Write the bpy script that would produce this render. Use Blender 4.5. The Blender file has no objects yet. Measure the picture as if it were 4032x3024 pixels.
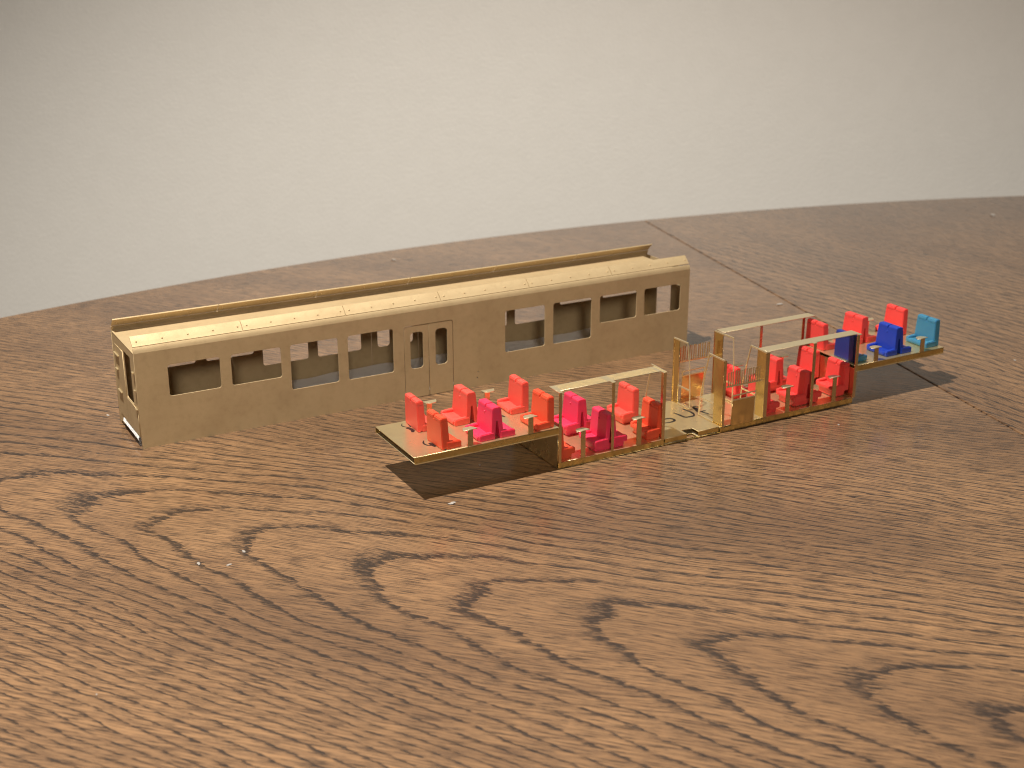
import bpy, bmesh, math, random
from mathutils import Matrix, Vector
random.seed(4)
R = math.radians
MM = 0.001
scene = bpy.context.scene
COL = scene.collection

# ------------------------------------------------------------------ camera
cam_d = bpy.data.cameras.new("camera"); cam = bpy.data.objects.new("camera", cam_d); COL.objects.link(cam)
scene.camera = cam
cam.location = (0, 0, 0.17602)
cam.rotation_euler = (R(90 - 19.482), 0, 0)
cam_d.sensor_width = 36.0
cam_d.lens = 5155.0 / 4032 * 36.0
cam_d.clip_start = 0.01; cam_d.clip_end = 50
cam_d.dof.use_dof = True
cam_d.dof.focus_distance = 0.425
cam_d.dof.aperture_fstop = 25.0

# ------------------------------------------------------------------ world, lamp, exposure
world = bpy.data.worlds.new("World"); scene.world = world; world.use_nodes = True
bg = world.node_tree.nodes["Background"]
bg.inputs[0].default_value = (1.0, 0.95, 0.89, 1); bg.inputs[1].default_value = 0.04
ld = bpy.data.lights.new("pendant_lamp", 'SPOT'); lamp = bpy.data.objects.new("pendant_lamp", ld); COL.objects.link(lamp)
lamp.location = (-0.196, 0.310, 0.80)
ld.energy = 54.0; ld.color = (1.0, 0.93, 0.835); ld.shadow_soft_size = 0.008
ld.spot_size = R(100); ld.spot_blend = 0.60
lamp.rotation_euler = (Vector((-0.07, 0.38, 0)) - lamp.location).to_track_quat('-Z', 'Y').to_euler()
rd = bpy.data.lights.new("room_lamp", 'AREA'); room = bpy.data.objects.new("room_lamp", rd); COL.objects.link(room)
room.location = (0.20, -1.40, 0.86); room.rotation_euler = (Vector((0.05, 0.4, 0)) - room.location).to_track_quat('-Z', 'Y').to_euler()
rd.energy = 12.5; rd.size = 0.25; rd.color = (1.0, 0.88, 0.74)
scene.view_settings.view_transform = 'Standard'; scene.view_settings.look = 'None'
scene.view_settings.exposure = 0.0; scene.view_settings.gamma = 1.0
scene.render.engine = 'CYCLES'
scene.cycles.filter_width = 1.1
scene.cycles.max_bounces = 10; scene.cycles.glossy_bounces = 6

# ------------------------------------------------------------------ node helpers
class N:
    def __init__(s, name):
        s.m = bpy.data.materials.new(name); s.m.use_nodes = True
        s.t = s.m.node_tree; s.n = s.t.nodes; s.l = s.t.links
        s.b = s.n["Principled BSDF"]
    def link(s, a, b): s.l.new(a, b)
    def val(s, sock, v):
        if isinstance(v, (int, float, tuple)): sock.default_value = v
        else: s.l.new(v, sock)
    def math(s, op, a, b=0.0, c=None, clamp=False):
        n = s.n.new("ShaderNodeMath"); n.operation = op; n.use_clamp = clamp
        s.val(n.inputs[0], a); s.val(n.inputs[1], b)
        if c is not None: s.val(n.inputs[2], c)
        return n.outputs[0]
    def obj(s):
        return s.n.new("ShaderNodeTexCoord").outputs["Object"]
    def sep(s, v):
        n = s.n.new("ShaderNodeSeparateXYZ"); s.l.new(v, n.inputs[0]); return n.outputs
    def comb(s, x, y, z=0.0):
        n = s.n.new("ShaderNodeCombineXYZ"); s.val(n.inputs[0], x); s.val(n.inputs[1], y); s.val(n.inputs[2], z); return n.outputs[0]
    def noise(s, vec, scale=1.0, detail=2.0, rough=0.5):
        n = s.n.new("ShaderNodeTexNoise"); s.l.new(vec, n.inputs["Vector"])
        n.inputs["Scale"].default_value = scale; n.inputs["Detail"].default_value = detail; n.inputs["Roughness"].default_value = rough
        return n.outputs[0]
    def ramp(s, f, lo, hi, smooth=True):
        n = s.n.new("ShaderNodeMapRange"); n.interpolation_type = 'SMOOTHSTEP' if smooth else 'LINEAR'; n.clamp = True
        s.val(n.inputs[0], f); s.val(n.inputs[1], lo); s.val(n.inputs[2], hi)
        n.inputs[3].default_value = 0; n.inputs[4].default_value = 1
        return n.outputs[0]
    def mix(s, f, a, b):
        n = s.n.new("ShaderNodeMix"); n.data_type = 'RGBA'
        s.val(n.inputs[0], f)
        for k, v in ((6, a), (7, b)):
            if isinstance(v, tuple): n.inputs[k].default_value = (*v, 1)
            else: s.l.new(v, n.inputs[k])
        return n.outputs[2]
    def bump(s, h, strength, dist):
        n = s.n.new("ShaderNodeBump"); n.inputs["Strength"].default_value = strength; n.inputs["Distance"].default_value = dist
        s.l.new(h, n.inputs["Height"]); s.l.new(n.outputs[0], s.b.inputs["Normal"])
    def set(s, **k):
        for a, v in k.items():
            sock = s.b.inputs[a.replace("_", " ")]
            if isinstance(v, tuple) and len(v) == 3: v = (*v, 1)
            s.val(sock, v)

def wood(name, ang, s0, t0, drift, ring, A, B, tint):
    w = N(name)
    xyz = w.sep(w.obj())
    X = w.math('MULTIPLY', xyz[0], 1000.0); Y = w.math('MULTIPLY', xyz[1], 1000.0)
    c, sn = math.cos(ang), math.sin(ang)
    s = w.math('ADD', w.math('MULTIPLY', X, c), w.math('MULTIPLY', Y, sn))
    t = w.math('ADD', w.math('MULTIPLY', X, -sn), w.math('MULTIPLY', Y, c))
    # bend of the grain
    st_low = w.comb(w.math('MULTIPLY', s, 0.008), w.math('MULTIPLY', t, 0.02))
    bend = w.math('MULTIPLY', w.math('SUBTRACT', w.noise(st_low, 1.0, 2), 0.5), 16.0)
    t2 = w.math('ADD', t, bend)
    tp = w.math('SUBTRACT', t2, w.math('SUBTRACT', t0, w.math('MULTIPLY', w.math('SUBTRACT', s, s0), drift)))
    q = w.math('DIVIDE', tp, B)
    g = w.math('MULTIPLY', w.math('SUBTRACT', w.math('SQRT', w.math('ADD', w.math('MULTIPLY', q, q), 1.0)), 1.0), A)
    # ragged ring edges, streaked along the grain
    rag = w.noise(w.comb(w.math('MULTIPLY', s, 0.09), w.math('MULTIPLY', t2, 0.9)), 1.0, 3, 0.6)
    low = w.noise(w.comb(w.math('MULTIPLY', s, 0.022), w.math('MULTIPLY', t2, 0.06), 7.3), 1.0, 2)
    phi = w.math('SUBTRACT', s, g)
    phi = w.math('ADD', phi, w.math('MULTIPLY', w.math('SUBTRACT', rag, 0.5), 15.0))
    phi = w.math('ADD', phi, w.math('MULTIPLY', w.math('SUBTRACT', low, 0.5), 34.0))
    r = w.math('FRACT', w.math('DIVIDE', phi, ring))
    band = w.math('MULTIPLY', w.ramp(r, 0.61, 0.97), w.math('SUBTRACT', 1.0, w.ramp(r, 0.965, 1.0)))
    # vessels: short dashes along the grain
    pores = w.noise(w.comb(w.math('MULTIPLY', s, 0.30), w.math('MULTIPLY', t2, 3.4), 3.1), 1.0, 3, 0.62)
    brk = w.noise(w.comb(w.math('MULTIPLY', s, 0.16), w.math('MULTIPLY', t2, 0.55), 11.0), 1.0, 2)
    ban = w.math('MULTIPLY', band, w.ramp(brk, 0.24, 0.52))
    dark = w.ramp(w.math('ADD', w.math('MULTIPLY', ban, 0.66), w.math('MULTIPLY', w.math('SUBTRACT', pores, 0.5), 1.9)), 0.30, 0.56)
    # fine grain lines everywhere
    fine = w.noise(w.comb(w.math('MULTIPLY', s, 0.045), w.math('MULTIPLY', t2, 1.7), 5.0), 1.0, 4, 0.7)
    fl = w.ramp(fine, 0.40, 0.68)
    hair = w.noise(w.comb(w.math('MULTIPLY', s, 0.11), w.math('MULTIPLY', t2, 2.7), 9.0), 1.0, 3, 0.6)
    hl = w.ramp(hair, 0.50, 0.60)
    patch = w.noise(w.comb(w.math('MULTIPLY', s, 0.006), w.math('MULTIPLY', t, 0.02), 2.0), 1.0, 3)
    light = tuple(a * b for a, b in zip((0.320, 0.180, 0.086), tint))
    mid = tuple(a * b for a, b in zip((0.108, 0.057, 0.030), tint))
    dk = tuple(a * b for a, b in zip((0.018, 0.0105, 0.0075), tint))
    colr = w.mix(w.math('MULTIPLY', fl, 0.9), light, mid)
    colr = w.mix(w.math('MULTIPLY', w.ramp(patch, 0.35, 0.7), 0.6), colr, mid)
    colr = w.mix(w.math('MULTIPLY', band, 0.30), colr, mid)
    colr = w.mix(w.math('MULTIPLY', hl, 0.82), colr, dk)
    colr = w.mix(w.math('MULTIPLY', dark, 0.94), colr, dk)
    w.link(colr, w.b.inputs["Base Color"])
    smud = w.noise(w.comb(w.math('MULTIPLY', X, 0.02), w.math('MULTIPLY', Y, 0.02)), 1.0, 4, 0.6)
    rgh = w.math('ADD', w.math('MULTIPLY', smud, 0.12), w.math('ADD', w.math('MULTIPLY', dark, 0.12), 0.10))
    w.set(Roughness=0.55, Specular_IOR_Level=0.25, Coat_Weight=1.0, Coat_Roughness=rgh, Coat_IOR=1.5)
    h = w.math('SUBTRACT', w.math('MULTIPLY', fl, -0.3), w.math('ADD', dark, w.math('MULTIPLY', hl, 0.4)))
    w.bump(h, 0.6, 0.00016)
    nb = w.n.new('ShaderNodeBump'); nb.inputs['Strength'].default_value = 0.16; nb.inputs['Distance'].default_value = 0.00012
    w.link(h, nb.inputs['Height']); w.link(nb.outputs[0], w.b.inputs['Coat Normal'])
    return w.m

def brass(name, colr, rough, bump, scale, tarn=0.25, metallic=1.0):
    w = N(name)
    p = w.obj()
    n1 = w.noise(p, scale, 3, 0.6); n2 = w.noise(p, 60.0, 4, 0.6); n3 = w.noise(p, 380.0, 3, 0.6)
    d = tuple(x * y for x, y in zip(colr, (0.62, 0.56, 0.50)))
    f = w.math('MULTIPLY', w.ramp(n2, 0.35, 0.75), tarn)
    f = w.math('ADD', f, w.math('MULTIPLY', w.ramp(n3, 0.45, 0.75), tarn * 0.6))
    w.link(w.mix(f, colr, d), w.b.inputs["Base Color"])
    w.set(Metallic=metallic, Roughness=w.math('ADD', w.math('MULTIPLY', n2, 0.16), rough - 0.08))
    w.bump(n1, bump, 0.00012)
    return w.m

def plastic(name, colr, deep):
    w = N(name)
    p = w.obj()
    n = w.noise(p, 260.0, 3, 0.6); n2 = w.noise(p, 1500.0, 2)
    w.link(w.mix(w.math('MULTIPLY', n, 0.55), colr, deep), w.b.inputs["Base Color"])
    w.set(Roughness=w.math('ADD', w.math('MULTIPLY', n, 0.16), 0.34), Specular_IOR_Level=0.42, Subsurface_Weight=0.45, Subsurface_Scale=0.0014)
    w.b.inputs["Subsurface Radius"].default_value = (1.0, 0.28, 0.22) if colr[0] > colr[2] else (0.2, 0.35, 1.0)
    w.bump(n2, 0.25, 0.00006)
    return w.m

M = {}
M['wood'] = wood('oak_veneer', R(-17), 32.5, 283.8, 0.159, 35.0, 1480.0, 96.0, (1.0, 1.0, 1.0))
M['wood2'] = wood('oak_veneer_leaf', R(-62), -330.0, 210.0, 0.0, 34.0, 620.0, 96.0, (1.0, 1.0, 1.0))
M['shell'] = brass('matt_etched_brass', (0.565, 0.435, 0.25), 0.62, 0.5, 2600.0, 0.32, 0.5)
M['brass'] = brass('bright_brass', (0.86, 0.71, 0.41), 0.29, 0.14, 700.0, 0.25, 0.84)
M['edge'] = brass('worn_brass', (0.78, 0.63, 0.27), 0.28, 0.9, 1100.0, 0.6)
M['post'] = brass('folded_brass', (0.74, 0.60, 0.36), 0.27, 0.2, 1500.0, 0.35)
M['panel'] = brass('mirror_brass', (0.82, 0.64, 0.32), 0.18, 0.10, 900.0, 0.3)
M['satin'] = brass('satin_brass', (0.84, 0.72, 0.47), 0.34, 0.2, 2200.0, 0.2, 0.8)
def simple(name, c, rough, metallic=0.0, spec=0.5):
    w = N(name); w.set(Base_Color=c, Roughness=rough, Metallic=metallic, Specular_IOR_Level=spec); return w.m
M['ink'] = simple('black_marker', (0.012, 0.010, 0.010), 0.42)
w = N('white_paper'); n = w.noise(w.obj(), 90.0, 4, 0.6)
w.link(w.mix(n, (0.93, 0.92, 0.91), (0.89, 0.88, 0.87)), w.b.inputs["Base Color"]); w.set(Roughness=0.8); w.bump(n, 0.4, 0.002); M['paper'] = w.m
w = N('painted_wall'); p = w.obj(); n = w.noise(p, 70.0, 6, 0.7); n2 = w.noise(p, 420.0, 3)
w.link(w.mix(w.ramp(n, 0.3, 0.75), (0.72, 0.70, 0.66), (0.70, 0.68, 0.64)), w.b.inputs["Base Color"])
w.set(Roughness=0.85, Specular_IOR_Level=0.2); w.bump(n2, 0.25, 0.001); M['wall'] = w.m
M['lint'] = simple('lint', (0.34, 0.31, 0.28), 0.8)

PL = {
 'orange': plastic('orange_plastic', (0.68, 0.088, 0.036), (0.56, 0.055, 0.025)),
 'coral': plastic('coral_plastic', (0.74, 0.098, 0.072), (0.64, 0.062, 0.048)),
 'red': plastic('red_plastic', (0.72, 0.066, 0.058), (0.61, 0.040, 0.040)),
 'magenta': plastic('magenta_plastic', (0.73, 0.040, 0.105), (0.62, 0.026, 0.075)),
 'blue': plastic('royal_blue_plastic', (0.012, 0.045, 0.36), (0.008, 0.025, 0.22)),
 'navy': plastic('navy_plastic', (0.018, 0.035, 0.20), (0.012, 0.022, 0.13)),
 'teal': plastic('teal_plastic', (0.045, 0.20, 0.32), (0.03, 0.13, 0.22)),
}

# ------------------------------------------------------------------ mesh helpers
def empty(name, mat=None):
    o = bpy.data.objects.new(name, None); o.empty_display_size = 0.01; COL.objects.link(o)
    if mat is not None: o.matrix_world = mat
    return o
def link(name, me, mat, parent=None, kind=None):
    o = bpy.data.objects.new(name, me); COL.objects.link(o)
    if mat is not None and not me.materials: me.materials.append(mat)
    if parent is not None: o.parent = parent
    if kind: o["kind"] = kind
    return o
def tag(o, label, cat, group=None):
    o["label"] = label; o["category"] = cat
    if group: o["group"] = group
    return o
def bm_obj(name, bm, mat, parent=None, smooth=False, kind=None):
    me = bpy.data.meshes.new(name); bm.to_mesh(me); bm.free()
    if smooth:
        for p in me.polygons: p.use_smooth = True
    return link(name, me, mat, parent, kind)
def bm_box(bm, x0, x1, y0, y1, z0, z1):
    vs = [bm.verts.new((x * MM, y * MM, z * MM)) for z in (z0, z1) for x, y in ((x0, y0), (x1, y0), (x1, y1), (x0, y1))]
    for f in ((3, 2, 1, 0), (4, 5, 6, 7), (0, 1, 5, 4), (1, 2, 6, 5), (2, 3, 7, 6), (3, 0, 4, 7)):
        bm.faces.new([vs[i] for i in f])
def box(name, x0, x1, y0, y1, z0, z1, mat, parent, bev=0.0):
    bm = bmesh.new(); bm_box(bm, x0, x1, y0, y1, z0, z1)
    if bev: bmesh.ops.bevel(bm, geom=list(bm.edges), offset=bev * MM, segments=2, affect='EDGES')
    return bm_obj(name, bm, mat, parent)
def bm_bar(bm, a, b, w):
    """thin square rod from a to b (mm)"""
    a = Vector(a); b = Vector(b); d = (b - a).normalized()
    u = d.orthogonal().normalized(); v = d.cross(u)
    if abs(d.z) < 0.99:
        u = d.cross(Vector((0, 0, 1))).normalized(); v = u.cross(d)
    q = []
    for p in (a, b):
        for i, j in ((-1, -1), (1, -1), (1, 1), (-1, 1)):
            q.append(bm.verts.new((p + u * i * w / 2 + v * j * w / 2) * MM))
    for f in ((3, 2, 1, 0), (4, 5, 6, 7), (0, 1, 5, 4), (1, 2, 6, 5), (2, 3, 7, 6), (3, 0, 4, 7)):
        bm.faces.new([q[i] for i in f])
def rrect(a0, a1, b0, b1, r, n=5):
    out = []
    for cx, cy, s in ((a1 - r, b1 - r, 0), (a0 + r, b1 - r, 90), (a0 + r, b0 + r, 180), (a1 - r, b0 + r, 270)):
        for i in range(n + 1):
            t = R(s + 90 * i / n); out.append((cx + r * math.cos(t), cy + r * math.sin(t)))
    return out
def circ(x, y, r, n=12): return [(x + r * math.cos(2 * math.pi * i / n), y + r * math.sin(2 * math.pi * i / n)) for i in range(n)]
def sheet(name, outline, holes, plane, pos, th, mat, parent, bev=0.0):
    """sheet metal cut-out. plane 'xz' (normal y), 'yz' (normal x), 'xy' (normal z); pos = centre of thickness (mm)"""
    cu = bpy.data.curves.new("cut", 'CURVE'); cu.dimensions = '2D'; cu.fill_mode = 'BOTH'
    cu.extrude = (th / 2 - bev) * MM; cu.bevel_depth = bev * MM; cu.bevel_resolution = 1
    for lp in [outline] + list(holes):
        sp = cu.splines.new('POLY'); sp.points.add(len(lp) - 1)
        for p, (a, b) in zip(sp.points, lp): p.co = (a * MM, b * MM, 0, 1)
        sp.use_cyclic_u = True
    o = bpy.data.objects.new("cut", cu); COL.objects.link(o)
    dg = bpy.context.evaluated_depsgraph_get()
    me = bpy.data.meshes.new_from_object(o.evaluated_get(dg))
    bpy.data.objects.remove(o); bpy.data.curves.remove(cu)
    me.materials.clear()
    p = pos * MM
    mt = {'xz': Matrix(((1, 0, 0, 0), (0, 0, -1, p), (0, 1, 0, 0), (0, 0, 0, 1))),
          'yz': Matrix(((0, 0, 1, p), (1, 0, 0, 0), (0, 1, 0, 0), (0, 0, 0, 1))),
          'xy': Matrix(((1, 0, 0, 0), (0, 1, 0, 0), (0, 0, 1, p), (0, 0, 0, 1)))}[plane]
    me.transform(mt); me.name = name
    return link(name, me, mat, parent)
def ribbon(name, pts, width, z, mat, parent, th=0.04):
    """a felt pen stroke: tapered thin solid ribbon along smoothed pts in the xy plane"""
    P = []
    for i in range(len(pts) - 1):
        p0 = Vector(pts[max(i - 1, 0)]); p1 = Vector(pts[i]); p2 = Vector(pts[i + 1]); p3 = Vector(pts[min(i + 2, len(pts) - 1)])
        for k in range(6):
            t = k / 6
            P.append(0.5 * ((2 * p1) + (p2 - p0) * t + (2 * p0 - 5 * p1 + 4 * p2 - p3) * t * t + (3 * p1 - p0 - 3 * p2 + p3) * t ** 3))
    P.append(Vector(pts[-1]))
    n = len(P); L = []; Rr = []
    for i, p in enumerate(P):
        d = (P[min(i + 1, n - 1)] - P[max(i - 1, 0)]).normalized(); nn = Vector((-d.y, d.x))
        w_ = width / 2 * (0.55 + 0.45 * min(1, 4 * i / n, 4 * (n - 1 - i) / n)) * (1 + 0.12 * math.sin(i * 1.7))
        L.append(p + nn * w_); Rr.append(p - nn * w_)
    bm = bmesh.new()
    q = [[bm.verts.new((v.x * MM, v.y * MM, zz * MM)) for zz in (z, z + th) for v in (l, r_)] for l, r_ in zip(L, Rr)]
    for a, b in zip(q, q[1:]):
        bm.faces.new((a[2], a[3], b[3], b[2])); bm.faces.new((a[0], a[2], b[2], b[0])); bm.faces.new((a[3], a[1], b[1], b[3]))
    bmesh.ops.recalc_face_normals(bm, faces=list(bm.faces))
    return bm_obj(name, bm, mat, parent)

# ================================================================== SETTING
# table: round top, two veneer fields either side of a joint
CX, CY, RAD = 519.7, -208.95, 1103.9
SA = Vector((83.13, 800.84)); SD = (Vector((185.91, 441.97)) - SA).normalized(); SN = Vector((-SD.y, SD.x))   # SN points to the right field
table = empty("table"); table["kind"] = "structure"
table["label"] = "round dark oak table top with a joint running across it"
def field(side, gap=0.35):
    pts = [Vector((CX + RAD * math.cos(a), CY + RAD * math.sin(a))) for a in [2 * math.pi * i / 720 for i in range(720)]]
    out = []
    for a, b in zip(pts, pts[1:] + pts[:1]):
        da = (a - SA).dot(SN) * side - gap; db = (b - SA).dot(SN) * side - gap
        if da >= 0: out.append(a)
        if (da >= 0) != (db >= 0): out.append(a + (b - a) * (da / (da - db)))
    return out
for side, m in ((-1, 'wood'), (1, 'wood2')):
    pts = field(side)
    bm = bmesh.new()
    # rounded rim profile: (inset, z)
    prof = [(0.6, 0.0), (0.18, -0.15), (0.0, -0.6), (0.0, -24.0), (1.5, -25.0)]
    c = sum(pts, Vector((0, 0))) / len(pts)
    rings = []
    n = len(pts)
    nor = []
    for i in range(n):
        d1 = (pts[i] - pts[i - 1]).normalized(); d2 = (pts[(i + 1) % n] - pts[i]).normalized()
        nn = Vector((d1.y + d2.y, -(d1.x + d2.x))).normalized()
        if nn.dot(pts[i] - c) < 0: nn = -nn
        nor.append(nn)
    for ins, z in prof:
        rings.append([bm.verts.new(((p.x - k.x * ins) * MM, (p.y - k.y * ins) * MM, z * MM)) for p, k in zip(pts, nor)])
    bm.faces.new(rings[0])
    for a, b in zip(rings, rings[1:]):
        for i in range(n): bm.faces.new((a[i], a[(i + 1) % n], b[(i + 1) % n], b[i]))
    bm.faces.new(rings[-1])
    bmesh.ops.recalc_face_normals(bm, faces=list(bm.faces))
    bm_obj("tabletop_panel", bm, M[m], table)
jt = box("joint_tongue", -3, 3, -390, 390, -14, -4, M['wood'], table)
mid = SA + SD * 400
jt.location = (mid.x * MM, mid.y * MM, 0); jt.rotation_euler = (0, 0, math.atan2(SD.y, SD.x) + math.pi / 2)
# wall behind the table
wl = box("wall", -3000, 3000, 1010, 1090, -760, 1700, M['wall'], None); wl["kind"] = "structure"

# ================================================================== RAILCAR SHELL
shell = empty("railcar_shell", Matrix.Translation((-0.13051, 0.42865, 0.0)) @ Matrix.Rotation(R(29.508), 4, 'Z'))
tag(shell, "long matt brass model railcar body shell with cut-out windows, standing behind the seats", "model railcar")
LB, WB, TH = 237.7, 32.0, 0.35
UP = ((11.3, 30.1), (34.1, 53.0), (191.9, 210.4), (214.2, 233.1))
LO = ((56.5, 75.3), (79.2, 97.9), (146.8, 165.4), (169.3, 187.8))
DX = (102.3, 112.9, 123.5)
def side(y, hole_dots):
    outl = [(0, 0), (DX[0], 0), (DX[0], 29.0)] + [(DX[0] + 0.8, 29.6), (DX[2] - 0.8, 29.6)] + [(DX[2], 29.0), (DX[2], 0), (LB, 0), (LB, 35.2), (0, 35.2)]
    holes = [rrect(a, b, 17.8, 29.5, 1.0) for a, b in UP] + [rrect(a, b, 12.2, 29.6, 1.0) for a, b in LO]
    holes += [circ(x, z, 0.32) for x, z in hole_dots]
    wall = sheet("side_wall", outl, holes, 'xz', y, TH, M['shell'], shell, 0.05)
    for a, b, f in ((DX[0] + 0.26, DX[1] - 0.15, 0), (DX[1] + 0.15, DX[2] - 0.26, 1)):
        dz = [(a, 0.25), (b, 0.25), (b, 29.30 - (0 if f == 0 else 0.6)), (b - (0 if f == 0 else 0.6), 29.30), (a + (0.6 if f == 0 else 0), 29.30), (a, 29.30 - (0.6 if f == 0 else 0))]
        wx = (105.0, 110.5) if f == 0 else (115.75, 120.95)
        sheet("door", dz, [rrect(wx[0], wx[1], 12.05, 26.8, 1.5, 6)], 'xz', y + (0.02 if y < 16 else -0.02), TH * 0.9, M['shell'], shell, 0.05)
side(TH / 2, ((134.0, 3.65), (134.4, 6.1)))
side(WB - TH / 2, ())
# flat roof plate between the shoulders
sheet("roof_plate", [(0.02, 0.5), (LB - 4.5, 0.5), (LB - 4.5, WB - 3.3), (2.0, WB - 3.3), (0.6, WB - 0.5), (0.02, WB - 0.5)], [], 'xy', 35.15, 0.3, M['shell'], shell, 0.04)
PROF = [(0.0, 35.22), (0.16, 35.95), (0.40, 36.6), (0.70, 37.05), (1.15, 37.65), (1.76, 38.35), (2.5, 39.1), (3.2, 39.72), (4.0, 40.35)]
def strip(name, prof, x0, x1, far, out=0.0, th=0.32):
    bm = bmesh.new(); n = len(prof); nr = []
    for i in range(n):
        d = Vector(prof[min(i + 1, n - 1)]) - Vector(prof[max(i - 1, 0)]); d.normalize(); nr.append(Vector((-d.y, d.x)))
    rows = []
    for x in (x0, x1):
        o_ = [Vector(p) + k * out for p, k in zip(prof, nr)]; i_ = [Vector(p) + k * (out - th) for p, k in zip(prof, nr)]
        loop = o_ + i_[::-1]
        rows.append([bm.verts.new((x * MM, (WB - v.x if far else v.x) * MM, v.y * MM)) for v in loop])
    m = len(rows[0])
    for i in range(m): bm.faces.new((rows[0][i], rows[0][(i + 1) % m], rows[1][(i + 1) % m], rows[1][i]))
    bm.faces.new(rows[0]); bm.faces.new(rows[1])
    bmesh.ops.recalc_face_normals(bm, faces=list(bm.faces))
    o = bm_obj(name, bm, M['shell'], shell)
    o.data.polygons.foreach_set("use_smooth", [len(p.vertices) == 4 for p in o.data.polygons])
    o.data.set_sharp_from_angle(angle=R(35))
    return o
riv = None
for far in (False, True):
    strip("cornice", PROF[:4], 0, LB, far)
    for k in range(6):
        a = 0.06 + k * 39.62; b = a + 39.62 - 0.30
        pan = strip("roof_shoulder", [(0.86, 37.38)] + PROF[4:], a, min(b, LB), far, 0.24, 0.42)
        for j in range(5):
            if riv is None:
                bm = bmesh.new(); bmesh.ops.create_uvsphere(bm, u_segments=8, v_segments=6, radius=0.33 * MM)
                me = bpy.data.meshes.new("rivet"); bm.to_mesh(me); bm.free(); me.materials.append(M['shell'])
                for p in me.polygons: p.use_smooth = True
                riv = me
            o = link("rivet", riv, None, pan)
            x = a + 1.75 + 9.05 * j
            y, z = (1.98, 38.95) if not far else (WB - 2.42, 38.62)
            o.location = (x * MM, y * MM, z * MM)
# left end wall
ew = sheet("end_wall", [(0.4, 4.0), (24.6, 4.0), (24.6, 1.0), (29.6, 1.0), (30.2, 0.0), (31.6, 0.0), (31.6, 35.0), (0.4, 35.0)],
      [rrect(6.3, 15.8, 14.6, 32.3, 0.6)], 'yz', 0.2, 0.34, M['shell'], shell, 0.04)
sheet("lower_panel", [(0.9, 4.3), (16.1, 4.3), (16.1, 14.4), (0.9, 14.4)], [], 'yz', -0.12, 0.26, M['shell'], ew, 0.04)
sheet("door_leaf", [(16.3, 4.3), (21.9, 4.3), (21.9, 31.6), (16.3, 31.6)], [], 'yz', -0.12, 0.26, M['shell'], ew, 0.04)
sheet("corner_panel", [(22.2, 4.6), (28.4, 4.6), (28.4, 31.5), (22.2, 31.5)], [], 'yz', -0.06, 0.16, M['shell'], ew, 0.04)
for y0, y1, z in ((22.3, 28.6, 28.2), (25.0, 28.0, 22.3), (21.9, 27.2, 14.3), (1.2, 2.9, 28.0), (0.6, 2.8, 14.5), (0.8, 2.2, 21.5)):
    box("hinge_strip", -0.75, -0.1, y0, y1, z - 0.18, z + 0.18, M['satin'], ew, 0.05)
sheet("end_wall", [(0.4, 0), (31.6, 0), (31.6, 35.0), (0.4, 35.0)], [rrect(12.6, 23.2, 4.5, 32.0, 0.6)], 'yz', LB - 0.25, 0.34, M['shell'], shell, 0.04)

# white paper lying inside the shell
def paper():
    bm = bmesh.new(); nx, ny = 120, 16; g = []
    for i in range(nx + 1):
        row = []
        for j in range(ny + 1):
            x = -0.3 + 233.6 * i / nx; y = (1.0 + 30.1 * j / ny) if x > 2.5 else (2.6 + 21.8 * j / ny)
            z = 2.6 + 2.3 * max(0.0, (y - 22.0) / 9.0) + 0.3 * math.sin(x * 0.11 + y * 0.12) + 0.2 * math.sin(x * 0.31 - y * 0.4) + 0.25 * math.sin(x * .05 + 1)
            e = max(0, 1 - (x + 0.3) / 3.0); z -= 0.5 * e * e; z = max(z, 2.6 + 1.2 * max(0, 1 - x / 4.0))
            z -= 0.9 * max(0, 15.5 - y - 12.0) / 3.0
            row.append(bm.verts.new((x * MM, y * MM, max(z, 0.4) * MM)))
        g.append(row)
    for i in range(nx):
        for j in range(ny): bm.faces.new((g[i][j], g[i + 1][j], g[i + 1][j + 1], g[i][j + 1]))
    # folded front edge hanging below the end wall
    lo = [bm.verts.new((v.co.x - 0.25 * MM, v.co.y, max(v.co.z - 1.2 * MM, 0.25 * MM))) for v in g[0]]
    for j in range(ny): bm.faces.new((g[0][j], g[0][j + 1], lo[j + 1], lo[j]))
    bmesh.ops.solidify(bm, geom=list(bm.faces), thickness=0.12 * MM)
    bmesh.ops.recalc_face_normals(bm, faces=list(bm.faces))
    o = bm_obj("paper_sheet", bm, M['paper'], None, True)
    o.matrix_world = shell.matrix_world.copy()
    tag(o, "crumpled white paper sheet lying inside the brass railcar shell", "paper")
paper()

# ================================================================== CHASSIS
CH = Matrix.Translation((0.01566, 0.41046, 0.00005)) @ Matrix.Rotation(R(28.896), 4, 'Z') @ Matrix.Rotation(R(-0.18), 4, 'Y')
ch = empty("railcar_floor", CH)
tag(ch, "bright brass model railcar floor with two raised ends, low middle, window posts and luggage racks", "model chassis")
B, E_, S_ = M['brass'], M['edge'], M['satin']
W = 31.0; T = 0.3
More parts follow.
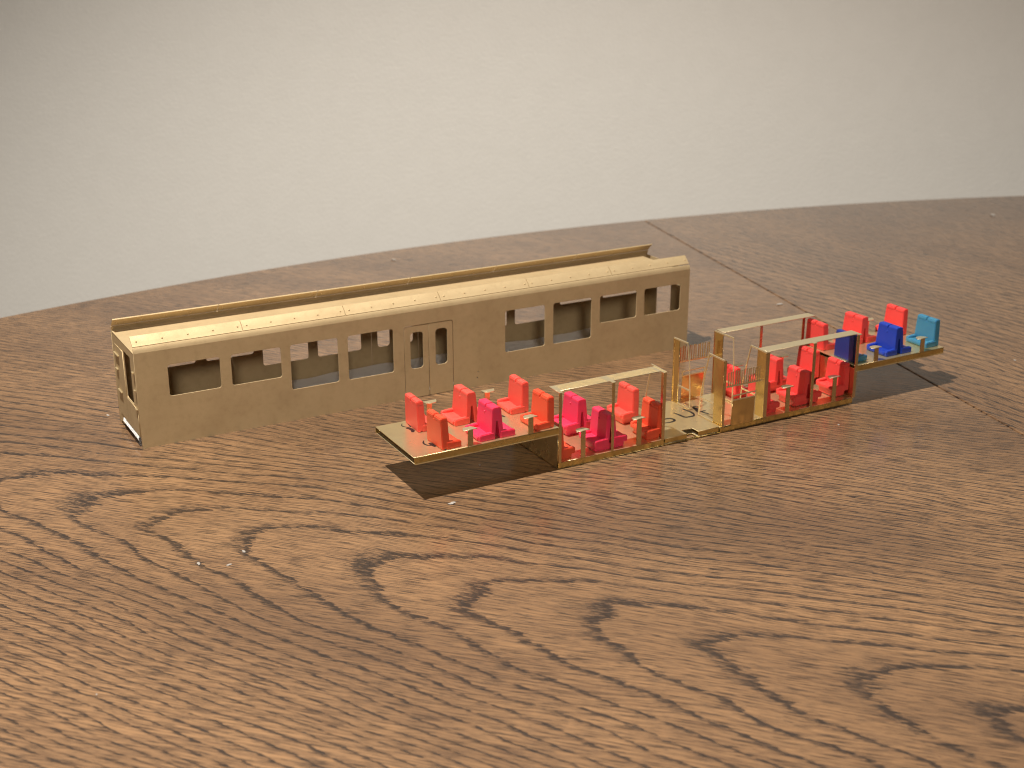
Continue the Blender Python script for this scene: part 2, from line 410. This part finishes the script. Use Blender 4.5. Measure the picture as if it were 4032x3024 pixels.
# --- low decks
lowL = sheet("low_floor", [(0.3, 0.35), (44.0, 0.35), (44.0, W - 0.35), (0.3, W - 0.35)], [], 'xy', 2.0, T, B, ch, 0.04)
lowR = sheet("low_floor", [(68.3, 0.35), (131.7, 0.35), (131.7, W - 0.35), (68.3, W - 0.35)], [], 'xy', 2.0, T, B, ch, 0.04)
vest = sheet("entrance_floor", [(44.2, 0.1), (53.9, 0.1), (53.9, 3.9), (58.9, 3.9), (58.9, 0.1), (68.1, 0.1), (68.1, W - 0.1), (58.9, W - 0.1), (58.9, W - 3.9), (53.9, W - 3.9), (53.9, W - 0.1), (44.2, W - 0.1)], [], 'xy', 2.3, T, B, ch, 0.04)
for y in (0.25, W - 0.25):
    for a, b in ((44.25, 53.85), (58.95, 68.05)):
        box("step_edge", a, b, y - 0.12, y + 0.12, 0.62, 2.14, E_, vest, 0.04)
sheet("step_bottom", [(44.2, 0.1), (53.9, 0.1), (53.9, 3.9), (58.9, 3.9), (58.9, 0.1), (68.1, 0.1), (68.1, W - .1), (44.2, W - .1)], [], 'xy', 0.4, 0.2, S_, ch, 0.03)
sheet("base_plate", [(0, -0.1), (132, -0.1), (132, W + .1), (0, W + .1)], [rrect(54.0, 58.8, 0.9, 3.8, 0.2, 2)], 'xy', 0.16, 0.26, E_, ch, 0.05)
NEAR = 0.0
def rail(y, spans):
    for a, b in spans:
        box("side_rail", a, b, y - 0.15, y + 0.15, 0.34, 2.18, E_, ch, 0.05)
rail(0.0, ((0.0, 43.6), (88.2, 132.0))); rail(W, ((0.0, 43.6), (88.2, 132.0)))
for y in (0.0, W): box("side_rail", 68.4, 88.1, y - 0.15, y + 0.15, 0.34, 1.75, E_, ch, 0.05)
# --- step walls
sheet("step_wall", [(0.2, 0.35), (W - .2, 0.35), (W - .2, 12.6), (.2, 12.6)], [], 'yz', 0.0, T, M['post'], ch, 0.04)
sheet("step_wall", [(0.2, 0.35), (W - .2, 0.35), (W - .2, 14.0), (.2, 14.0)], [], 'yz', 132.1, T, M['post'], ch, 0.04)
# --- raised decks
def deck(x0, x1, z):
    d = sheet("raised_floor", [(x0, 0.0), (x1, 0.0), (x1, W), (x0, W)], [], 'xy', z - 0.15, T, B, ch, 0.05)
    sheet("under_plate", [(x0 + 0.25, 0.3), (x1 - .2, 0.3), (x1 - .2, W - .3), (x0 + 0.25, W - .3)], [], 'xy', z - 2.42, 0.22, S_, d, 0.04)
    for y in (0.0, W):
        box("deck_edge", x0 + 0.05, x1 - .05, y - 0.14, y + 0.14, z - 2.2, z - 0.33, E_, d, 0.05)
        box("deck_flange", x0 + 0.3, x1 - .1, y - 0.32, y + 0.25, z - 2.56, z - 2.24, B, d, 0.05)
    return d
ZL, ZR = 15.2, 15.25
dl = deck(-53.4, 0.2, ZL); dr = deck(132.3, 178.7, ZR)
# --- side tables on posts (etched T brackets)
def tee(x0, x1, z0, z1, y, sg):
    p = box("table_post", x0, x1, y - 0.14, y + 0.14, z0, z1, M['post'], ch, 0.04)
    c = (x0 + x1) / 2
    o = [(c - 2.5, y + sg * 0.0), (c - 1.9, y + sg * 1.9), (c - 1.0, y + sg * 2.5), (c + 1.2, y + sg * 2.5), (c + 2.0, y + sg * 1.7), (c + 2.6, y - sg * 0.0)]
    if sg < 0: o = o[::-1]
    sheet("table_leaf", o, [], 'xy', z1 + 0.14, 0.26, S_, p, 0.04)
for x0, x1 in ((9.0, 10.85), (31.9, 33.9), (98.6, 100.6), (121.3, 123.3)):
    tee(x0, x1, 2.19, 12.0, 0.0, 1)
    if x0 > 90: tee(x0, x1, 2.19, 12.0, W, -1)
for x0, x1 in ((-34.2, -32.25), (-11.7, -9.7)):
    tee(x0, x1, ZL + 0.01, 20.7, 0.0, 1); tee(x0, x1, ZL + 0.01, 20.7, W, -1)
for x0, x1 in ((141.3, 143.5), (165.5, 167.8)):
    tee(x0, x1, ZR + 0.01, 20.6, 0.0, 1); tee(x0, x1, ZR + 0.01, 20.6, W, -1)
# --- window posts
def post(x0, x1, y, z0=2.19, z1=27.4):
    p = box("window_post", x0, x1, y - 0.15, y + 0.15, z0, z1, M['post'], ch, 0.04)
    return p
for x0, x1 in ((0.15, 1.25), (21.3, 22.4), (42.5, 43.8), (110.5, 111.8), (131.8, 133.2)): post(x0, x1, 0.0)
for x0, x1 in ((69.0, 70.1), (88.0, 89.7)): post(x0, x1, 0.0, 1.8)
for x0, x1 in ((110.5, 111.7), (131.8, 133.1), (69.0, 70.1), (88.0, 89.7)): post(x0, x1, W)
# --- luggage racks
def rack(name, x0, x1, y0, y1, caps, near):
    r = sheet(name, [(x0, y0), (x1, y0), (x1, y1), (x0, y1)], [], 'xy', 27.5, 0.24, S_, ch, 0.04)
    for a in caps:
        ya, yb = (0.0, y0 - 0.02) if near else (y1 + 0.02, W)
        if yb > ya: box("rack_arm", a - 0.75, a + 0.75, ya - 0.3 * near, yb + 0.3 * (not near), 27.42, 27.66, S_, r, 0.04)
    return r
rk = rack("luggage_rack", 0.4, 43.9, 1.7, 7.1, (0.95, 22.0, 43.2), True)
bm = bmesh.new()
for x0, x1 in ((2.6, 20.6), (23.2, 41.4)):
    n = int((x1 - x0) / 0.62)
    for sg in (-1, 1):
        for i in range(-9, n):
            a = Vector((x0 + i * 0.62, 2.1 if sg > 0 else 6.7)); b = a + Vector((4.6, 4.6 * sg))
            # clip to the panel
            t0 = max(0.0, (x0 - a.x) / 4.6); t1 = min(1.0, (x1 - a.x) / 4.6)
            if t1 - t0 < 0.08: continue
            p, q = a + (b - a) * t0, a + (b - a) * t1
            bm_bar(bm, (p.x, p.y, 27.64 + 0.01 * sg), (q.x, q.y, 27.64 + 0.01 * sg), 0.14)
bm_obj("mesh_grating", bm, S_, rk, False, "stuff")
rack("luggage_rack", 89.0, 133.9, 0.9, 5.6, (89.2, 111.2, 133.2), True)
rack("luggage_rack", 89.6, 135.0, W - 3.6, W + 0.8, (), False)
# --- partitions
def partition(x, y0, sg, pw, low=True, leg=((8.9, 27.4), (11.2, 18.3), (13.0, 9.9), (13.7, 2.3))):
    Y = lambda v: y0 + sg * v
    o = [(Y(0), 2.22), (Y(pw), 2.22), (Y(pw), 27.3), (Y(0), 27.3)]
    pn = sheet("partition_panel", o if sg > 0 else o[::-1], [], 'yz', x, 0.26, M['panel'], ch, 0.04)
    bm = bmesh.new(); bm_bar(bm, (x, Y(-0.2), 27.55), (x, Y(leg[0][0] + 0.15), 27.75), 0.5)
    bm_obj("top_bar", bm, S_, pn)
    bm = bmesh.new()
    for a, b in zip(leg, leg[1:]): bm_bar(bm, (x, Y(a[0]), a[1] + 0.1), (x, Y(b[0]), b[1]), 0.42)
    bm_obj("hand_rail", bm, S_, pn)
    if low:
        for z, e in ((9.75, leg[2][0]), (2.6, leg[3][0])):
            bm = bmesh.new(); bm_bar(bm, (x, Y(pw + 0.02), z - 0.1), (x, Y(e), z), 0.46); bm_obj("cross_bar", bm, S_, pn)
    return pn
partition(43.6, 0.0, 1, 2.6, False)
partition(69.0, 0.0, 1, 4.9)
partition(88.1, 0.0, 1, 4.9)
partition(69.4, W, -1, 3.4, True, ((8.4, 27.9), (9.8, 21.5), (10.8, 10.2), (11.2, 2.5)))
partition(88.1, W - 0.6, -1, 4.9, True, ((11.0, 27.9), (11.9, 19.0), (12.0, 14.5), (12.2, 2.3)))
# --- bar combs and waist panels
tine = None
def comb(x0, x1, y, z0, z1, n):
    global tine
    r = box("comb_rail", x0 - 0.9, x1 + 1.6, y - 0.14, y + 0.14, z0 - 0.55, z0, S_, ch, 0.04)
    if tine is None:
        bm = bmesh.new(); bm_bar(bm, (0, 0, 0), (0.06, 0, 2.6), 0.40); bm_bar(bm, (0.06, 0, 2.5), (0.0, 0, 5.15), 0.40)
        bm_bar(bm, (-0.30, 0, 0.14), (0.1, 0, 0.14), 0.26); bm_bar(bm, (-0.05, 0, 5.05), (0.3, 0, 5.25), 0.26)
        tine = bpy.data.meshes.new("comb_tine"); bm.to_mesh(tine); bm.free(); tine.materials.append(M['post'])
    for i in range(n):
        o = link("comb_tine", tine, None, r)
        o.location = ((x0 + (x1 - x0) * i / (n - 1)) * MM, y * MM, z0 * MM)
        o.rotation_euler = (0, R(random.uniform(-3.0, 3.0)), 0); o.scale = (1, 1, random.uniform(0.96, 1.04) * (z1 - z0) / 5.2)
comb(71.4, 85.4, 0.05, 17.5, 22.7, 15)
comb(72.4, 85.9, W - 0.05, 17.7, 23.5, 14)
def waist(y):
    p = sheet("waist_panel", [(73.3, 1.8), (83.5, 1.8), (83.8, 11.5), (73.7, 11.5)], [], 'xz', y, 0.26, M['panel'], ch, 0.04)
    bm = bmesh.new(); bm_bar(bm, (73.8, y, 11.35), (73.6, y, 13.3), 0.36); bm_bar(bm, (73.5, y, 13.3), (84.3, y, 13.5), 0.36)
    bm_bar(bm, (84.1, y, 13.6), (83.9, y, 2.2), 0.30)
    bm_obj("grab_frame", bm, S_, p)
    bm = bmesh.new(); bm_bar(bm, (73.7, y, 11.62), (83.9, y, 11.62), 0.36); bm_obj("panel_rim", bm, S_, p)
waist(0.0); waist(W)
# --- felt pen marks on the floors
for pts, wd in (([(53.0, 12.7), (55.2, 12.3), (57.2, 12.7), (58.0, 13.7), (57.7, 15.0), (56.6, 15.8), (55.0, 15.9), (53.6, 15.4)], 0.95),
                ([(61.9, 19.6), (62.4, 17.4), (62.7, 15.2), (63.1, 13.8), (64.9, 13.4), (66.6, 13.5), (67.6, 14.6)], 1.0),
                ([(67.6, 14.5), (68.0, 16.2), (67.9, 18.4), (67.3, 21.4)], 1.0)):
    ribbon("marker_stroke", pts, wd, 2.46, M['ink'], vest)
for pts, wd in (([(74.6, 21.3), (73.3, 21.9), (72.2, 21.2), (71.5, 18.8), (70.7, 16.5)], 0.9), ([(72.6, 20.9), (72.3, 19.6), (71.6, 17.6)], 1.5),
                ([(74.3, 16.4), (72.0, 16.5)], 0.8), ([(71.8, 16.6), (72.5, 15.0), (73.2, 12.9)], 0.85)):
    ribbon("marker_stroke", pts, wd, 2.16, M['ink'], lowR)
for pts, wd in (([(-44.4, 31 - 1.9), (-45.3, 27.2), (-44.6, 25.6), (-43.6, 25.0), (-42.9, 25.6), (-43.0, 27.3)], 0.42), ([(-44.9, 24.6), (-44.0, 23.6), (-43.9, 21.6), (-44.6, 20.2)], 1.3),
                ([(-44.6, 11.6), (-45.6, 9.4), (-45.2, 7.4), (-43.8, 6.4)], 0.6), ([(-43.9, 8.8), (-43.6, 7.0), (-43.5, 5.0)], 1.2), ([(-12.6, 20.6), (-11.5, 19.5), (-10.9, 17.6)], 0.9)):
    ribbon("marker_stroke", pts, wd, ZL + 0.01, M['ink'], dl)

# ================================================================== SEATS
# seat frame: x = 0 front edge of cushion, facing -x, y = 0..11 across, z = 0 underside
def prism(bm, prof, y0, y1, taper=None):
    """extrude (x,z) profile along y; taper(z) -> inset at both ends"""
    a = [bm.verts.new((x * MM, (y0 + (taper(z) if taper else 0)) * MM, z * MM)) for x, z in prof]
    b = [bm.verts.new((x * MM, (y1 - (taper(z) if taper else 0)) * MM, z * MM)) for x, z in prof]
    n = len(prof); fs = []
    for i in range(n): fs.append(bm.faces.new((a[i], a[(i + 1) % n], b[(i + 1) % n], b[i])))
    fs.append(bm.faces.new(a)); fs.append(bm.faces.new(b))
    return fs
def done(bm, bev):
    bmesh.ops.recalc_face_normals(bm, faces=list(bm.faces))
    bmesh.ops.bevel(bm, geom=list(bm.edges), offset=bev * MM, segments=2, affect='EDGES', clamp_overlap=True)
    me = bpy.data.meshes.new("part"); bm.to_mesh(me); bm.free()
    for p in me.polygons: p.use_smooth = True
    me.set_sharp_from_angle(angle=R(40))
    return me
SW = 11.2
tp = lambda z: 0.25 + 0.062 * z
def mesh_back_single():
    bm = bmesh.new()
    prism(bm, [(4.6, 1.2), (6.7, 0.0), (7.4, 0.0), (7.65, 9.5), (5.0, 9.5)], 0.12, SW - 0.12, lambda z: 0.050 * z)
    for y0, y1 in ((0.61, SW / 2 - 0.16), (SW / 2 + 0.16, SW - 0.61)):
        prism(bm, [(5.0, 9.2), (7.65, 9.2), (7.65, 10.55), (7.2, 10.85), (5.5, 10.8), (5.05, 10.4)], y0, y1, lambda z: max(0, 0.12 * (z - 10.0)))
    return done(bm, 0.22)
def mesh_back_pair():
    bm = bmesh.new()
    prism(bm, [(4.75, 1.2), (5.9, 0.0), (6.1, 0.0), (6.75, 6.2), (7.35, 6.2), (8.0, 0.0), (8.2, 0.0), (9.35, 1.2), (8.75, 9.5), (5.35, 9.5)], 0.12, SW - 0.12, lambda z: 0.050 * z)
    for y0, y1 in ((0.61, SW / 2 - 0.16), (SW / 2 + 0.16, SW - 0.61)):
        prism(bm, [(5.35, 9.2), (8.75, 9.2), (8.65, 10.45), (8.2, 10.8), (5.9, 10.8), (5.45, 10.45)], y0, y1, lambda z: max(0, 0.12 * (z - 10.0)))
    return done(bm, 0.22)
def mesh_cushion():
    bm = bmesh.new()
    prism(bm, [(0.35, 0.15), (0.9, 0.0), (5.9, 0.0), (5.9, 1.35), (3.0, 1.45), (0.7, 1.75), (0.1, 1.45), (0.0, 0.7)], 1.15, SW - 1.15)
    return done(bm, 0.14)
def mesh_arm():
    bm = bmesh.new()
    prism(bm, [(0.45, 0.0), (5.95, 0.0), (5.95, 2.55), (0.75, 2.25), (0.35, 1.9)], 0.0, 1.5)
    return done(bm, 0.22)
def mesh_pip():
    bm = bmesh.new(); bmesh.ops.create_uvsphere(bm, u_segments=8, v_segments=6, radius=0.32 * MM)
    me = bpy.data.meshes.new("pip"); bm.to_mesh(me); bm.free()
    for p in me.polygons: p.use_smooth = True
    return me
def mesh_base(L):
    bm = bmesh.new(); prism(bm, [(1.2, -2.2), (L - 1.2, -2.2), (L - 0.9, 0.05), (0.9, 0.05)], 1.3, SW - 1.3); return done(bm, 0.1)
SM = {}
def part(kind, fn, colr):
    k = (kind, colr)
    if k not in SM:
        me = fn(); me.name = kind; me.materials.append(PL[colr]); SM[k] = me
    return SM[k]
def seat(label, x, y, z, kind, colr, ped=False, cush=None, rz=0.0):
    """kind: 'L' faces -x, 'R' faces +x, 'P' back-to-back pair; x = smallest x of the piece"""
    L = 7.4 if kind != 'P' else 14.1
    root = empty("double_seat")
    loc = Matrix.Translation((x * MM, y * MM, z * MM))
    if kind == 'R': loc = loc @ Matrix.Translation((L * MM, SW * MM, 0)) @ Matrix.Rotation(math.pi, 4, 'Z')
    root.matrix_world = CH @ loc @ Matrix.Translation((L / 2 * MM, SW / 2 * MM, 0)) @ Matrix.Rotation(R(rz), 4, 'Z') @ Matrix.Translation((-L / 2 * MM, -SW / 2 * MM, 0))
    tag(root, label, "seat", "plastic seats on the brass floor")
    cc = cush or colr
    sets = [Matrix.Identity(4)]
    if kind == 'P': sets.append(Matrix.Translation((L * MM, SW * MM, 0)) @ Matrix.Rotation(math.pi, 4, 'Z'))
    bk = link("backrest", part("backrest_pair" if kind == 'P' else "backrest", mesh_back_pair if kind == 'P' else mesh_back_single, colr), None, root)
    o = link("pip", part("pip", mesh_pip, colr), None, bk); o.location = (5.2 * MM, SW / 2 * MM, 8.3 * MM)
    for mtx in sets:
        o = link("cushion", part("cushion", mesh_cushion, cc), None, root); o.matrix_local = mtx
        for yy in (0.0, SW - 1.5):
            o = link("armrest", part("armrest", mesh_arm, cc), None, root); o.matrix_local = mtx @ Matrix.Translation((0, yy * MM, 0))
    if ped: link("pedestal", part("pedestal%d" % L, lambda: mesh_base(L), colr), None, root)
ZLo = 4.4
SEATS = [
 ("orange seat at the left end of the raised floor, nearest the camera, back turned", -43.1, 0.9, ZL, 'R', 'orange', False, None, 2.0),
 ("coral red seat at the far left corner of the raised floor, back turned", -43.0, 18.5, ZL, 'R', 'coral', False, None, -1.0),
 ("coral red back-to-back seat on the left raised floor, in the far row", -30.4, 17.8, ZL, 'P', 'coral', False, None, 1.0),
 ("magenta back-to-back seat on the left raised floor, near row", -29.6, 1.1, ZL, 'P', 'magenta', False, None, 0.0),
 ("orange red seat at the far right corner of the left raised floor", -8.5, 17.9, ZL, 'L', 'coral', False, None, -1.5),
 ("orange seat on the left raised floor beside the first rack post, near row", -8.5, 0.9, ZL, 'L', 'orange', False, None, 1.5),
 ("magenta back-to-back seat in the low left bay, far row behind the first window", 14.3, 18.6, ZLo, 'P', 'magenta', True, None, 0.0),
 ("crimson back-to-back seat in the low left bay, near row below the mesh rack", 15.1, 0.9, ZLo, 'P', 'magenta', True, None, 0.0),
 ("coral seat in the low left bay, far row below the mesh rack's right half", 38.0, 18.3, ZLo, 'L', 'coral', True, None, 0.0),
 ("orange seat in the low left bay, near row, close to the entrance floor", 36.9, 1.0, ZLo - 0.3, 'L', 'orange', True, None, 0.0),
 ("orange seat cushion low behind the first window post, half hidden by the step", 0.5, 1.0, ZLo - 0.3, 'R', 'orange', True, None, 0.0),
 ("red seat in the low right bay, near row right after the entrance, half hidden", 90.2, 1.2, ZLo - 0.2, 'R', 'red', True, None, 0.0),
 ("red seat in the low right bay seen through the near comb of bars, far row", 90.4, 19.0, ZLo - 0.2, 'R', 'red', True, None, 0.0),
 ("red back-to-back seat in the low right bay, near row in the middle", 104.2, 1.6, ZLo + 0.2, 'P', 'red', True, None, 0.0),
 ("red back-to-back seat in the low right bay, far row behind the wide post", 104.6, 19.0, ZLo + 0.2, 'P', 'red', True, None, 0.0),
 ("red seat in the low right bay, near row against the right step", 124.4, 2.0, ZLo + 0.3, 'L', 'red', True, None, 0.0),
 ("red seat in the low right bay, far row against the right step", 124.3, 18.9, ZLo + 0.3, 'L', 'red', True, None, 0.0),
 ("red seat with its back turned on the right raised floor, far row", 133.4, 19.4, ZR, 'R', 'red', False, None, -1.0),
 ("navy blue seat with a teal cushion just behind the right end of the near rack", 133.5, 2.6, ZR, 'R', 'navy', False, 'teal', 1.0),
 ("royal blue back-to-back seat on the right raised floor, near row", 149.2, 1.7, ZR, 'P', 'blue', False, None, 0.0),
 ("red back-to-back seat on the right raised floor, behind the royal blue seat", 147.4, 19.0, ZR, 'P', 'red', False, None, 1.0),
 ("teal blue seat at the right tip of the raised floor, near row", 170.8, 2.2, ZR, 'L', 'teal', False, None, 0.0),
 ("red seat at the right tip of the raised floor, far row", 170.6, 19.4, ZR, 'L', 'red', False, None, 0.0),
]
for s in SEATS: seat(*s)

# ================================================================== LINT AND CRUMBS ON THE TABLE
def crumb(name, label, x, y, size, flat, seed):
    rnd = random.Random(seed); bm = bmesh.new()
    bmesh.ops.create_icosphere(bm, subdivisions=2, radius=size * MM)
    for v in bm.verts: v.co *= rnd.uniform(0.55, 1.2); v.co.z *= flat
    bmesh.ops.translate(bm, verts=list(bm.verts), vec=(0, 0, size * flat * 0.7 * MM))
    o = bm_obj(name, bm, M['lint'], None); o.location = (x * MM, y * MM, 0); o.rotation_euler = (0, 0, rnd.uniform(0, 6)); o.scale = (1.7, 0.8, 1)
    tag(o, label, "crumb", "white specks on the table")
for k, (lb, x, y, s_, f_) in enumerate((
 ("white lint speck in front of the shell, leftmost of the group of three", -91.0, 340.9, 0.75, 0.35),
 ("white lint speck in front of the shell, rightmost lower one of three", -82.1, 340.1, 0.7, 0.3),
 ("white lint streak in front of the shell, uppermost of the group of three", -79.4, 348.7, 0.75, 0.25),
 ("pale crumb cluster on the wood just below the shadow of the raised floor", -19.4, 382.7, 1.1, 0.25),
 ("white crumb on the table above the far luggage rack, left of the joint", 130.4, 613.2, 1.3, 0.4),
 ("white crumb on the far right of the table near its edge", 304.7, 817.7, 1.5, 0.5),
 ("tiny pale crumb on the table right of the shadow at the right end", 213.4, 527.3, 0.7, 0.5),
 ("pale oval speck lying in the dark shadow under the left raised floor", -11.1, 414.1, 0.75, 0.2),
 ("small pale speck on the table left of the shell's end", -152.6, 462.0, 0.8, 0.3),
 ("tiny white speck on the table behind the roof of the shell", -65.2, 701.8, 1.3, 0.4),
 ("tiny white speck on the wood in front of the red seats", 121.0, 452.2, 0.4, 0.5),
 ("tiny white speck on the dashed grain at lower left", -100.2, 272.8, 0.3, 0.5))):
    crumb("crumb", lb, x, y, s_ * 0.8, f_, k)
